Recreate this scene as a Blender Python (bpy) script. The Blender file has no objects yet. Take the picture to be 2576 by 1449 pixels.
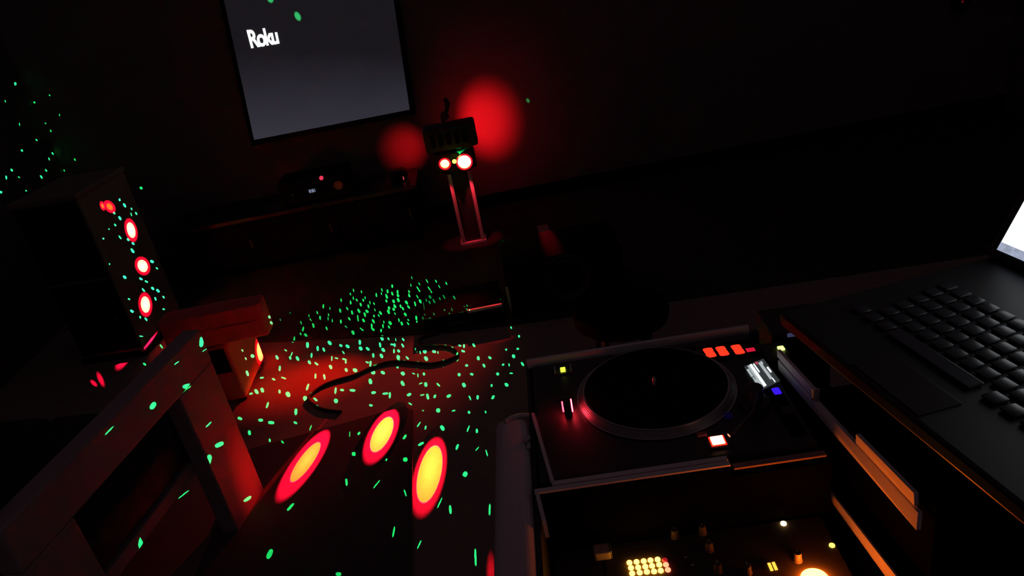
import bpy, bmesh, math, random
from mathutils import Vector, Matrix, geometry
R = math.radians
random.seed(7)
scene = bpy.context.scene
COL = scene.collection

# ------------------------------------------------------------------ camera
FPX, CX, CY = 1860.0, 1288.0, 724.5
CAM = Vector((0, 0, 1.6))
_p, _r = R(25), R(11)
FW = Vector((0, math.cos(_p), -math.sin(_p)))
_R0 = Vector((1, 0, 0)); _U0 = _R0.cross(FW)
RT = math.cos(_r) * _R0 - math.sin(_r) * _U0
UP = math.sin(_r) * _R0 + math.cos(_r) * _U0
cd = bpy.data.cameras.new('camera'); cam = bpy.data.objects.new('camera', cd); COL.objects.link(cam)
cd.sensor_width = 36; cd.lens = FPX / 2576 * 36; cd.clip_start = 0.01
cam.matrix_world = Matrix(((RT.x, UP.x, -FW.x, CAM.x), (RT.y, UP.y, -FW.y, CAM.y), (RT.z, UP.z, -FW.z, CAM.z), (0, 0, 0, 1)))
scene.camera = cam
# ------------------------------------------------------------------ world, exposure
w = bpy.data.worlds.new('ambient_fill'); scene.world = w; w.use_nodes = True
w.node_tree.nodes['Background'].inputs[0].default_value = (0.0210, 0.0120, 0.0150, 1)  # even dim red fill added in place of bounce from the omitted ceiling
w.node_tree.nodes['Background'].inputs[1].default_value = 1.0
vs = scene.view_settings
vs.view_transform = 'Standard'; vs.look = 'None'; vs.gamma = 1; vs.exposure = 0; vs.use_curve_mapping = False

# ------------------------------------------------------------------ helpers
def ray(x, y): return FW + (x - CX) / FPX * RT - (y - CY) / FPX * UP
def onz(x, y, z=0.0):
    d = ray(x, y); return CAM + d * ((z - CAM.z) / d.z)
def ony(x, y, Y):
    d = ray(x, y); return CAM + d * (Y / d.y)
def onx(x, y, X):
    d = ray(x, y); return CAM + d * (X / d.x)

MATS = {}
def mat(name, col, rough=0.6, metal=0.0, var=0.25, scale=30, bump=0.0, spec=0.5):
    if name in MATS: return MATS[name]
    m = bpy.data.materials.new(name); m.use_nodes = True; nt = m.node_tree; b = nt.nodes['Principled BSDF']
    tc = nt.nodes.new('ShaderNodeTexCoord'); nz = nt.nodes.new('ShaderNodeTexNoise')
    nz.inputs['Scale'].default_value = scale; nz.inputs['Detail'].default_value = 4
    nt.links.new(tc.outputs['Object'], nz.inputs['Vector'])
    mx = nt.nodes.new('ShaderNodeMix'); mx.data_type = 'RGBA'
    mx.inputs[6].default_value = (*[c * (1 - var) for c in col], 1); mx.inputs[7].default_value = (*[min(1, c * (1 + var)) for c in col], 1)
    nt.links.new(nz.outputs['Fac'], mx.inputs[0]); nt.links.new(mx.outputs[2], b.inputs['Base Color'])
    b.inputs['Roughness'].default_value = rough; b.inputs['Metallic'].default_value = metal
    b.inputs['Specular IOR Level'].default_value = spec
    if bump:
        bp = nt.nodes.new('ShaderNodeBump'); bp.inputs['Strength'].default_value = bump; bp.inputs['Distance'].default_value = 0.004
        nt.links.new(nz.outputs['Fac'], bp.inputs['Height']); nt.links.new(bp.outputs[0], b.inputs['Normal'])
    MATS[name] = m; return m
def emit(name, col, st, var=0.0, scale=60):
    if name in MATS: return MATS[name]
    m = bpy.data.materials.new(name); m.use_nodes = True; nt = m.node_tree; b = nt.nodes['Principled BSDF']
    b.inputs['Base Color'].default_value = (*[c * .2 for c in col], 1); b.inputs['Roughness'].default_value = .4
    b.inputs['Emission Color'].default_value = (*col, 1); b.inputs['Emission Strength'].default_value = st
    if var:
        tc = nt.nodes.new('ShaderNodeTexCoord'); nz = nt.nodes.new('ShaderNodeTexNoise'); nz.inputs['Scale'].default_value = scale
        mr = nt.nodes.new('ShaderNodeMapRange'); mr.inputs[3].default_value = st * (1 - var); mr.inputs[4].default_value = st * (1 + var)
        nt.links.new(tc.outputs['Object'], nz.inputs['Vector']); nt.links.new(nz.outputs['Fac'], mr.inputs[0]); nt.links.new(mr.outputs[0], b.inputs['Emission Strength'])
    MATS[name] = m; return m

class MB:
    """collects shapes; build() links them as ONE mesh object"""
    def __init__(s): s.bm = bmesh.new()
    def box(s, lo, hi, bev=0.0, seg=2, M=None):
        lo, hi = Vector(lo), Vector(hi)
        r = bmesh.ops.create_cube(s.bm, size=1); vv = r['verts']
        for v in vv: v.co = Vector((lo[i] + (v.co[i] + .5) * (hi[i] - lo[i]) for i in range(3)))
        if bev:
            es = list({e for v in vv for e in v.link_edges})
            rb = bmesh.ops.bevel(s.bm, geom=es, offset=bev, segments=seg, affect='EDGES', profile=0.5)
            vv = list({v for f in rb['faces'] for v in f.verts} | {v for v in vv if v.is_valid})
        if M:
            for v in vv: v.co = M @ v.co
        return s
    def cyl(s, c, r, h, seg=24, axis='z', r2=None, bev=0):
        M = Matrix.Translation(Vector(c)) @ {'z': Matrix(), 'y': Matrix.Rotation(R(90), 4, 'X'), 'x': Matrix.Rotation(R(90), 4, 'Y')}[axis]
        bmesh.ops.create_cone(s.bm, cap_ends=True, segments=seg, radius1=r, radius2=r if r2 is None else r2, depth=h, matrix=M); return s
    def lathe(s, prof, c=(0, 0, 0), seg=48, M=None):
        rings = []
        for (r, z) in prof:
            rings.append([s.bm.verts.new(Vector(c) + Vector((r * math.cos(2 * math.pi * k / seg), r * math.sin(2 * math.pi * k / seg), z))) for k in range(seg)])
        for a, b in zip(rings, rings[1:]):
            for k in range(seg): s.bm.faces.new((a[k], a[(k + 1) % seg], b[(k + 1) % seg], b[k]))
        if prof[0] != prof[-1]:
            if prof[0][0] > 1e-6: s.bm.faces.new(rings[0][::-1])
            if prof[-1][0] > 1e-6: s.bm.faces.new(rings[-1])
        if M:
            for rg in rings:
                for v in rg: v.co = M @ v.co
        return s
    def tube(s, pts, r, seg=8):
        pts = [Vector(p) for p in pts]; rings = []; prev = None
        for i, p in enumerate(pts):
            t = (pts[min(i + 1, len(pts) - 1)] - pts[max(i - 1, 0)]).normalized()
            n = Vector((0, 0, 1)) if prev is None else prev
            n = (n - t * n.dot(t))
            if n.length < 1e-4: n = Vector((1, 0, 0)) - t * t.x
            n.normalize(); prev = n; b = t.cross(n)
            rings.append([s.bm.verts.new(p + r * (math.cos(2 * math.pi * k / seg) * n + math.sin(2 * math.pi * k / seg) * b)) for k in range(seg)])
        for a, b in zip(rings, rings[1:]):
            for k in range(seg): s.bm.faces.new((a[k], a[(k + 1) % seg], b[(k + 1) % seg], b[k]))
        s.bm.faces.new(rings[0][::-1]); s.bm.faces.new(rings[-1]); return s
    def prism(s, poly, z0, z1, M=None):
        a = [s.bm.verts.new((p[0], p[1], z0)) for p in poly]; b = [s.bm.verts.new((p[0], p[1], z1)) for p in poly]; n = len(poly)
        s.bm.faces.new(a[::-1]); s.bm.faces.new(b)
        for k in range(n): s.bm.faces.new((a[k], a[(k + 1) % n], b[(k + 1) % n], b[k]))
        if M:
            for v in a + b: v.co = M @ v.co
        return s
    def hexa(s, bot, top):
        a = [s.bm.verts.new(Vector(p)) for p in bot]; b = [s.bm.verts.new(Vector(p)) for p in top]; n = len(a)
        s.bm.faces.new(a[::-1]); s.bm.faces.new(b)
        for k in range(n): s.bm.faces.new((a[k], a[(k + 1) % n], b[(k + 1) % n], b[k]))
        return s
    def build(s, name, m, parent=None, smooth=False):
        bmesh.ops.recalc_face_normals(s.bm, faces=s.bm.faces)
        me = bpy.data.meshes.new(name); s.bm.to_mesh(me); s.bm.free(); me.materials.append(m)
        if smooth:
            me.polygons.foreach_set('use_smooth', [True] * len(me.polygons))
            try: me.set_sharp_from_angle(angle=R(40))
            except Exception: pass
        o = bpy.data.objects.new(name, me); COL.objects.link(o)
        if parent: o.parent = parent
        return o
def tag(o, label, cat, group=None):
    o['label'] = label; o['category'] = cat
    if group: o['group'] = group
    return o
def thing(name, label, cat, loc=(0, 0, 0), rz=0.0, group=None):
    o = bpy.data.objects.new(name, None); COL.objects.link(o); o.location = loc; o.rotation_euler = (0, 0, rz); o.empty_display_size = .05
    return tag(o, label, cat, group)
def struct(o, label=None):
    o['kind'] = 'structure'
    if label: o['label'] = label
    return o
def copy_of(o, loc, parent=None, label=None):
    c = o.copy(); COL.objects.link(c); c.location = loc; c.parent = parent
    if label: c['label'] = label
    return c

# ------------------------------------------------------------------ materials
M_floor = mat('carpet_floor', (.30, .25, .22), .95, 0, .25, 220, .25, .1)
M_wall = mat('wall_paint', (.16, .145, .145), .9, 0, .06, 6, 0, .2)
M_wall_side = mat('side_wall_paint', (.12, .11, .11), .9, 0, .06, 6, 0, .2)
M_mat = mat('rubber_mat', (.10, .088, .095), .9, 0, .2, 260, .15, .15)
M_rug = mat('dark_rug_pile', (.050, .046, .042), 1, 0, .35, 260, .35, .05)
M_black = mat('black_plastic', (.022, .022, .024), .45, 0, .2, 60)
M_blackm = mat('matt_black', (.006, .006, .0066), .92, 0, .2, 60, 0, .03)
M_vinyl = mat('black_vinyl_covering', (.03, .03, .032), .6, 0, .3, 180, .1)
M_alu = mat('brushed_aluminium', (.62, .62, .63), .38, 1.0, .12, 90)
M_trim = mat('satin_aluminium_trim', (.78, .76, .76), .55, 0, .08, 120)
M_flock = mat('black_flock_lining', (.0022, .0022, .0024), 1, 0, .2, 60, 0, .01)
M_trim_shaded = mat('shaded_aluminium_rail', (.30, .20, .21), .6, 0, .1, 120)  # the trim aluminium again, shade put into its colour against the amber light
M_steel = mat('dark_steel', (.22, .22, .23), .4, 1.0, .1, 90)
M_grey = mat('grey_padding', (.72, .66, .70), .95, 0, .15, 240, .2, .1)
M_wood = mat('painted_wood_frame', (.36, .30, .30), .7, 0, .12, 14)
M_cloth = mat('dark_upholstery', (.05, .045, .05), .95, 0, .3, 200, .2, .05)
M_seat_redlit = mat('upholstery_red_light', (.85, .13, .13), .95, 0, .12, 120, .1, .05)  # red light on the padding is painted into its base colour
M_cab = mat('cabinet_veneer', (.22, .19, .17), .6, 0, .2, 12)
M_cable = mat('cable_rubber', (.010, .010, .010), .7, 0, .1, 30)
M_key = mat('key_plastic', (.020, .023, .027), .30, 0, .1, 80)
M_laptop = mat('laptop_shell', (.007, .008, .010), .5, 0, .15, 80)
M_vinylrec = mat('slipmat_felt', (.010, .010, .011), .95, 0, .3, 300, 0, .1)
M_knob = mat('knob_rubber', (.10, .09, .09), .6, 0, .1, 60)
M_line = mat('white_knob_pointer', (.75, .75, .72), .5, 0, .05, 30)

# ------------------------------------------------------------------ the room
YB = 4.775
struct(MB().box((-2.75, -1.6, -.06), (3.6, YB + .1, 0)).build('floor', M_floor), 'dark red-lit floor with green laser dots')
struct(MB().box((-2.75, YB, 0), (3.6, YB + .1, 2.7)).build('wall_back', M_wall), 'dark back wall with red light glow')
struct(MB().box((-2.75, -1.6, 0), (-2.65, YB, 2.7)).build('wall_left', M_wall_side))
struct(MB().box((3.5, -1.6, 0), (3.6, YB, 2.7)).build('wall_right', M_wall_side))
struct(MB().box((-2.65, YB - .015, 0), (3.5, YB, .09), .004).build('baseboard_back', M_blackm))

# dark rug in front of the light stand
RZ = .004
rugp = [Vector((-1.62, 3.48, 0)), onz(672, 862), onz(1135, 838), Vector((.02, 3.02, 0)), Vector((3.48, 2.70, 0)), Vector((3.48, 4.755, 0)), Vector((-2.62, 4.755, 0)), Vector((-2.62, 4.02, 0)), Vector((-1.66, 4.02, 0))]
rug = MB().prism([(p.x, p.y) for p in rugp], 0.0, RZ).build('rug', M_rug)
tag(rug, 'dark rug at the foot of the light stand, thick with green laser dots', 'rug')
# black mat under the bright spots
mp = [onz(628, 1136), onz(1012, 1030), onz(1040, 1036), onz(1036, 1600)]
mp = [(p.x, p.y) for p in mp]; mp.append((mp[0][0] - .02, mp[3][1]))
fm = MB().prism(mp, 0.0, .012).build('floor_mat', M_mat)
tag(fm, 'dark floor mat beneath the elongated red light spots', 'mat')

# ------------------------------------------------------------------ projection screen
YS = 4.70
sc = thing('projection_screen', 'large dim grey lit screen on the back wall with a white logo', 'screen', (-.9, YS, .75))
def S(x, z, y=0): return Vector((x + .9, y, z - .75))
zb, zt = .75, 2.05
def sx(side, z):
    return (-1.405 + (z - .745) * .108) if side == 0 else (-.415 + (z - .75) * .085)
MB().hexa([S(sx(0, zb) - .03, zb - .035, .004), S(sx(1, zb) + .03, zb - .035, .004), S(sx(1, zb) + .03, zb - .035, .05), S(sx(0, zb) - .03, zb - .035, .05)],
          [S(sx(0, zt) - .03, zt + .03, .004), S(sx(1, zt) + .03, zt + .03, .004), S(sx(1, zt) + .03, zt + .03, .05), S(sx(0, zt) - .03, zt + .03, .05)]).build('screen_frame', M_blackm, sc)
m = bpy.data.materials.new('lit_screen'); m.use_nodes = True; nt = m.node_tree; b = nt.nodes['Principled BSDF']
b.inputs['Base Color'].default_value = (.03, .03, .03, 1); b.inputs['Roughness'].default_value = .9
tc = nt.nodes.new('ShaderNodeTexCoord'); nz = nt.nodes.new('ShaderNodeTexNoise'); nz.inputs['Scale'].default_value = 2.2
n2 = nt.nodes.new('ShaderNodeTexNoise'); n2.inputs['Scale'].default_value = 420
for q in (nz, n2): nt.links.new(tc.outputs['Object'], q.inputs['Vector'])
cr = nt.nodes.new('ShaderNodeValToRGB'); cr.color_ramp.elements[0].color = (.012, .0108, .0145, 1); cr.color_ramp.elements[1].color = (.052, .051, .072, 1)
cr.color_ramp.elements[0].position = .15; cr.color_ramp.elements[1].position = 1.0
sp3 = nt.nodes.new('ShaderNodeSeparateXYZ'); nt.links.new(tc.outputs['Object'], sp3.inputs[0])
ma = nt.nodes.new('ShaderNodeMath'); ma.operation = 'MULTIPLY_ADD'; nt.links.new(sp3.outputs[2], ma.inputs[0]); ma.inputs[1].default_value = -1.5; ma.inputs[2].default_value = .66
mb_ = nt.nodes.new('ShaderNodeMath'); mb_.operation = 'MULTIPLY_ADD'; nt.links.new(sp3.outputs[0], mb_.inputs[0]); mb_.inputs[1].default_value = -.25; nt.links.new(ma.outputs[0], mb_.inputs[2])
mc_ = nt.nodes.new('ShaderNodeMath'); mc_.operation = 'MULTIPLY_ADD'; nt.links.new(nz.outputs['Fac'], mc_.inputs[0]); mc_.inputs[1].default_value = .3; nt.links.new(mb_.outputs[0], mc_.inputs[2])
nt.links.new(mc_.outputs[0], cr.inputs[0]); nt.links.new(cr.outputs[0], b.inputs['Emission Color'])
mr = nt.nodes.new('ShaderNodeMapRange'); mr.inputs[3].default_value = .42; mr.inputs[4].default_value = 1.0
nt.links.new(n2.outputs['Fac'], mr.inputs[0]); nt.links.new(mr.outputs[0], b.inputs['Emission Strength'])
MB().hexa([S(sx(0, zb), zb, -.002), S(sx(1, zb), zb, -.002), S(sx(1, zb), zb, .006), S(sx(0, zb), zb, .006)],
          [S(sx(0, zt), zt, -.002), S(sx(1, zt), zt, -.002), S(sx(1, zt), zt, .006), S(sx(0, zt), zt, .006)]).build('lit_panel', m, sc)
fc = bpy.data.curves.new('logo', 'FONT'); fc.body = 'Roku'; fc.size = .155; fc.offset = .0042; fc.extrude = .001; fc.space_character = .86
fo = bpy.data.objects.new('logo_tmp', fc); COL.objects.link(fo)
bpy.context.view_layer.update()
me = bpy.data.meshes.new_from_object(fo.evaluated_get(bpy.context.evaluated_depsgraph_get())); bpy.data.objects.remove(fo)
xs = [v.co.x for v in me.vertices]; ys = [v.co.y for v in me.vertices]; x0, x1, y0, y1 = min(xs), max(xs), min(ys), max(ys)
a00, a10, a01, a11 = [ony(*q, YS - .006) for q in ((632, 122), (703, 110), (620, 76), (694, 68))]
for v in me.vertices:
    s_, t_ = (v.co.x - x0) / (x1 - x0), (v.co.y - y0) / (y1 - y0)
    p = (a00 * (1 - s_) + a10 * s_) * (1 - t_) + (a01 * (1 - s_) + a11 * s_) * t_
    v.co = (p.x + .9, (-.003 - .002 * (v.co.z > 0)), p.z - .75)
me.materials.clear(); me.materials.append(emit('logo_white', (.92, 1, 1), 2.4))
lo = bpy.data.objects.new('logo', me); COL.objects.link(lo); lo.parent = sc; lo['label'] = 'white Roku lettering'

# ------------------------------------------------------------------ light stand + effect light
YL = 4.175
ls = thing('light_stand', 'narrow upright stand with two slim red-lit posts under the glowing effect light', 'stand', (-.172, YL, RZ))
MB().box((-.078, -.05, 0), (.078, .05, .02), .004).build('base_bar', M_trim, ls)
for sx_ in (-1, 1):
    MB().box((sx_ * .058 - .011, -.045, .02), (sx_ * .058 + .011, -.02, .45), .004).build('post', M_trim, ls)
MB().box((-.047, -.03, .02), (.047, .03, .45), .003).build('column_panel', M_vinyl, ls)
MB().box((-.07, -.05, .45), (.07, .05, .462), .003).build('top_plate', M_black, ls)

ef = thing('effect_light', 'black party light throwing red spots and green laser dots, on the narrow stand', 'light', (-.18, YL, .466))
hb = MB().box((-.118, -.06, 0), (.118, .07, .115), .012, 3).build('lens_housing', M_black, ef, True)
MB().box((-.145, -.075, .128), (.150, .085, .262), .016, 3).build('upper_housing', M_vinyl, ef, True)
for k in range(5): MB().box((-.11 + k * .045, -.079, .16), (-.085 + k * .045, -.073, .235), .003).build('vent_slat', M_blackm, ef)
MB().box((-.05, -.04, .113), (.05, .05, .130), .002).build('spacer', M_blackm, ef)
MB().tube([(-.02, 0, .26), (-.02, 0, .30), (.012, 0, .335), (.03, 0, .375), (.012, 0, .40)], .012, 10).build('mount_bracket', M_black, ef, True)
MB().cyl((-.005, -.02, .312), .024, .03, 20, 'y').build('tilt_knob', M_black, ef, True)
MB().cyl((.022, -.018, .37), .016, .03, 16, 'y').build('tilt_knob', M_black, ef, True)
M_lens = emit('hot_lens', (1, .62, .12), 7)
M_lens2 = emit('hot_lens_bright', (1, .70, .22), 14)
pL = ony(1119, 411, YL - .07) - ef.location.copy(); pR = ony(1168, 406, YL - .07) - ef.location.copy(); pG = ony(1143, 406, YL - .125) - ef.location.copy()
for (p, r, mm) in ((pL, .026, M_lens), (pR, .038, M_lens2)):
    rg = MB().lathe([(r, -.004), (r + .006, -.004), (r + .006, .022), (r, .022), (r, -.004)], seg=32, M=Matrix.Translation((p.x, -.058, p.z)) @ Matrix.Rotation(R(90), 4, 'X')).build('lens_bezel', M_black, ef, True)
    MB().lathe([(r - .001, .0225), (r + .009, .0225), (r + .009, .026), (r - .001, .026), (r - .001, .0225)], seg=32, M=Matrix.Translation((p.x, -.058, p.z)) @ Matrix.Rotation(R(90), 4, 'X')).build('lens_bloom', emit('bloom_red', (1, .01, .03), .8), ef, True)  # glowing ring imitates the red bloom around each lens
    MB().lathe([(r, 0), (r * .8, .008), (r * .45, .013), (0.0001, .015)], seg=32, M=Matrix.Translation((p.x, -.060, p.z)) @ Matrix.Rotation(R(90), 4, 'X')).build('lens', mm, ef, True)

# ------------------------------------------------------------------ media console, receiver, small speaker
con = thing('media_console', 'low dark media console below the lit screen', 'console', (-1.25, 4.53, RZ))
MB().box((-.72, -.17, .05), (.78, .20, .34), .006).build('body', M_blackm, con)
MB().box((-.74, -.19, .34), (.80, .22, .365), .004).build('top', M_black, con)
for k in range(3): 
    d = MB().box((-.70 + k * .495, -.182, .07), (-.22 + k * .495, -.168, .325), .004).build('door', M_blackm, con)
    MB().box((-.27 + k * .495, -.196, .17), (-.255 + k * .495, -.18, .23), .003).build('handle', M_steel, d)
for sx_ in (-.68, .74):
    for sy_ in (-.14, .17): MB().box((sx_ - .02, sy_ - .02, 0), (sx_ + .02, sy_ + .02, .05)).build('foot', M_blackm, con)
av = thing('media_receiver', 'black receiver with a tiny blue-white readout and pink standby light', 'receiver', (-1.06, 4.50, .369))
MB().box((-.21, -.10, .012), (.21, .13, .15), .006).build('body', M_blackm, av)
pd = ony(787, 481, 4.398); pl = ony(809, 449, 4.398)
dsp = MB().box((pd.x + 1.06 - .05, -.104, pd.z - .365 - .022), (pd.x + 1.06 + .05, -.098, pd.z - .365 + .022), .002).build('display_window', M_blackm, av)
for dx, wd in ((-.022, .012), (-.006, .014), (.012, .004)):
    MB().box((pd.x + 1.06 + dx, -.107, pd.z - .365 - .010), (pd.x + 1.06 + dx + wd, -.1035, pd.z - .365 + .010)).build('display_digit', emit('readout_blue', (.45, .55, .85), .32), dsp)
MB().cyl((pl.x + 1.06, -.104, pl.z - .365), .012, .012, 16, 'y').build('standby_light', emit('standby_pink', (1, .05, .12), .8), av)
MB().cyl((.15, -.11, .08), .028, .03, 28, 'y').build('volume_knob', M_steel, av, True)
for a in (-.17, .17):
    for c_ in (-.07, .1): MB().cyl((a, c_, .006), .018, .012, 16).build('foot', M_blackm, av)
sp = thing('shelf_speaker', 'small rounded dark speaker on the console end, against red wall glow', 'speaker', (-.56, 4.52, .369))
MB().box((-.055, -.05, 0), (.055, .06, .07), .025, 4).build('body', M_black, sp, True)
MB().lathe([(.03, 0), (.028, .006), (.010, .002), (0.0001, .004)], seg=24, M=Matrix.Translation((0, -.05, .035)) @ Matrix.Rotation(R(90), 4, 'X')).build('driver_cone', M_blackm, sp, True)
MB().box((.030, -.054, .012), (.034, -.048, .032)).build('indicator_light', emit('indicator_red', (1, .1, .12), .9), sp)

# ------------------------------------------------------------------ tower cabinet on the left
tw = thing('tower_cabinet', 'tall narrow dark cabinet catching four bright red spots and green dots', 'cabinet', (-1.9, 3.70, 0), R(-6))
MB().box((-.34, -.22, .03), (0, .22, .86), .006).build('body', M_cab, tw)
MB().box((-.35, -.23, 0), (.008, .23, .03), .003).build('plinth', M_blackm, tw)
MB().box((-.35, -.23, .86), (.008, .23, .885), .004).build('top_board', M_cab, tw)
for z0, z1 in ((.05, .44), (.46, .85)):
    d = MB().box((-.33, -.232, z0), (-.01, -.218, z1), .003).build('door', M_blackm, tw)
    MB().cyl((-.05, -.242, (z0 + z1) / 2), .012, .022, 16, 'y').build('knob', M_steel, d, True)

# ------------------------------------------------------------------ low padded seat
st = thing('lounge_chair', 'low padded lounge chair, red light put into its colour, with overhanging back cushion, behind the open wooden arm', 'chair', (-1.40, 2.98, 0))
MB().box((-.08, -.18, .02), (.18, .17, .285), .01).build('base', M_seat_redlit, st)
MB().box((.02, -.186, .16), (.165, -.178, .275), .004).build('gap_shade_panel', M_blackm, st)  # black sheet painted in for the shaded gap below the cushion
cu = MB().box((-.05, -.20, .30), (.375, -.10, .455), .016, 3).build('back_cushion', M_seat_redlit, st, True)
MB().tube([(-.02, -.203, .377), (.345, -.203, .377)], .004, 6).build('piping', M_seat_redlit, cu)
MB().box((-.07, -.16, .285), (.16, .15, .30)).build('seat_board', M_cloth, st)
for sx_ in (-.05, .15):
    for sy_ in (-.15, .14): MB().cyl((sx_, sy_, .01), .018, .02, 12).build('foot', M_blackm, st)

# ------------------------------------------------------------------ wooden armchair, near left
ac = thing('wooden_sofa', 'wooden sofa with an open slab-legged arm and dark cushions, nearest on the left', 'sofa', (-1.0, 2.15, 0), R(-11))
def side_frame(x0, x1):
    MB().box((x0, -.875, .545), (x1, .005, .665), .006).build('arm_rail', M_wood, ac)
    MB().box((x0, -.205, 0), (x1, .003, .545), .006).build('leg', M_wood, ac)
    MB().box((x0, -.875, 0), (x1, -.70, .545), .006).build('leg', M_wood, ac)
side_frame(-.06, 0); side_frame(-1.26, -1.20)
MB().box((-1.20, -.72, .26), (-.06, -.02, .30), .004).build('seat_board', M_wood, ac)
for x0_ in (-1.195, -.625):
    MB().box((x0_, -.74, .30), (x0_ + .56, -.03, .42), .03, 3).build('seat_cushion', M_cloth, ac, True)
    MB().box((x0_, -.87, .30), (x0_ + .56, -.75, .80), .03, 3).build('back_cushion', M_cloth, ac, True)

# ------------------------------------------------------------------ cable on the floor
cp = [(858, 1036), (823, 1032), (805, 1027), (786, 1016), (776, 1004), (783, 992), (811, 971), (846, 957), (892, 944), (929, 927), (962, 915), (997, 909), (1044, 912), (1085, 915), (1126, 906), (1153, 890), (1138, 875), (1115, 870), (1068, 868), (1054, 856), (1075, 845), (1110, 838)]
pts = [onz(x, y, .007) for x, y in cp]
sm = []
for i in range(len(pts) - 1):
    p0, p1, p2, p3 = pts[max(i - 1, 0)], pts[i], pts[i + 1], pts[min(i + 2, len(pts) - 1)]
    for k in range(4):
        t = k / 4
        sm.append(.5 * ((2 * p1) + (p2 - p0) * t + (2 * p0 - 5 * p1 + 4 * p2 - p3) * t * t + (3 * p1 - p0 - 3 * p2 + p3) * t ** 3))
cb = MB().tube([(p.x, p.y, .007) for p in sm], .0068, 8).build('power_cable', M_cable, None, True)
tag(cb, 'black cable looping across the red-lit floor', 'cable')

# ------------------------------------------------------------------ low case, subwoofer, stool, folded chair (middle right)
lc = thing('equipment_case', 'low black equipment case on the floor with a bright metal lid edge', 'case', (-.255, 3.27, RZ))
MB().box((-.20, -.16, .008), (.195, .13, .052), .010, 3).build('body', M_blackm, lc, True)
MB().box((-.19, -.165, .053), (.195, .125, .074), .006, 2).build('lid', M_blackm, lc, True)
MB().box((.03, -.172, .066), (.195, -.155, .079), .002).build('edge_trim', M_trim, lc)
MB().tube([(-.07, -.16, .032), (-.065, -.185, .032), (.03, -.185, .032), (.035, -.16, .032)], .006, 8).build('carry_handle', M_black, lc, True)
for a in (-.16, .15):
    for c_ in (-.12, .09): MB().cyl((a, c_, .004), .012, .008, 12).build('foot', M_blackm, lc)
sw = thing('subwoofer', 'black subwoofer box beside the low equipment case, red-edged', 'speaker', (.26, 3.28, RZ))
MB().box((-.285, -.18, .01), (.27, .18, .262), .02, 3).build('cabinet', M_blackm, sw, True)
MB().box((-.289, -.186, .03), (-.277, -.174, .16), .003).build('corner_trim', M_alu, sw)
MB().lathe([(.115, 0), (.11, .012), (.095, .004), (.04, -.02 + .012), (0.0001, .002)], seg=36, M=Matrix.Translation((0, -.18, .15)) @ Matrix.Rotation(R(90), 4, 'X')).build('driver_cone', M_black, sw, True)
for a in (-.24, .23):
    for c_ in (-.14, .14): MB().cyl((a, c_, .005), .018, .01, 12).build('foot', M_blackm, sw)
sl = thing('round_stool', 'black round stool behind the turntable with one faint red spot', 'stool', (.36, 2.30, 0))
MB().lathe([(.15, 0), (.165, .012), (.17, .035), (.16, .06), (.12, .068), (0.0001, .07)], (0, 0, .32), 36).build('seat', M_blackm, sl, True)
for k in range(4):
    a = R(45 + 90 * k); MB().tube([(.15 * math.cos(a), .15 * math.sin(a), .008), (.10 * math.cos(a), .10 * math.sin(a), .325)], .011, 10).build('leg', M_black, sl, True)
MB().lathe([(.128, .12), (.140, .12), (.140, .132), (.128, .132), (.128, .12)], seg=32).build('foot_ring', M_black, sl, True)
q1, q2 = onz(1364, 566, RZ + .02), onz(1392, 640, RZ + .02)
ds = q2 - q1
pk0 = MB().box((-.034, -ds.length / 2, 0), (.034, ds.length / 2, .022), .006, 2).build('wooden_plank', M_wood)
pk0.location = ((q1.x + q2.x) / 2, (q1.y + q2.y) / 2, RZ); pk0.rotation_euler = (0, 0, math.atan2(-ds.x, ds.y) + math.pi)
tag(pk0, 'short red-lit wooden plank lying alone on the dark rug', 'plank')

# ------------------------------------------------------------------ DJ table and case
P0 = onz(1385, 1215, .83); YAW = R(-4); ZT = .83
cY, sY = math.cos(YAW), math.sin(YAW)
def loc(x, y, z):                       # pixel on the plane z -> position along / across the DJ case
    p = onz(x, y, z) - P0; return (p.x * cY + p.y * sY, -p.x * sY + p.y * cY)
tb = thing('dj_table', 'black table carrying the DJ case and the laptop', 'table', (P0.x, P0.y, 0), YAW)
MB().box((-.06, -.46, .60), (1.05, .40, .64), .006).build('table_top', M_blackm, tb)
for a in (-.03, 1.0):
    for c_ in (-.43, .36): MB().box((a, c_, 0), (a + .04, c_ + .04, .60), .004).build('leg', M_blackm, tb)
cs = thing('dj_case', 'black DJ flight case with aluminium edging holding turntable and mixer', 'case', (P0.x, P0.y, .64), YAW)
zc = .64
def Z(z): return z - zc
MB().box((-.03, -.36, 0), (.50, .39, .02), .002).build('floor_panel', M_vinyl, cs)
MB().box((-.030, -.36, .02), (-.022, .39, Z(.815)), .001).build('left_wall', M_vinyl, cs)
MB().box((-.022, .372, .02), (.44, .385, Z(.815)), .001).build('back_wall', M_vinyl, cs)
MB().box((-.022, -.024, .02), (.425, -.010, Z(.812)), .001).build('divider', M_flock, cs)
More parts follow.
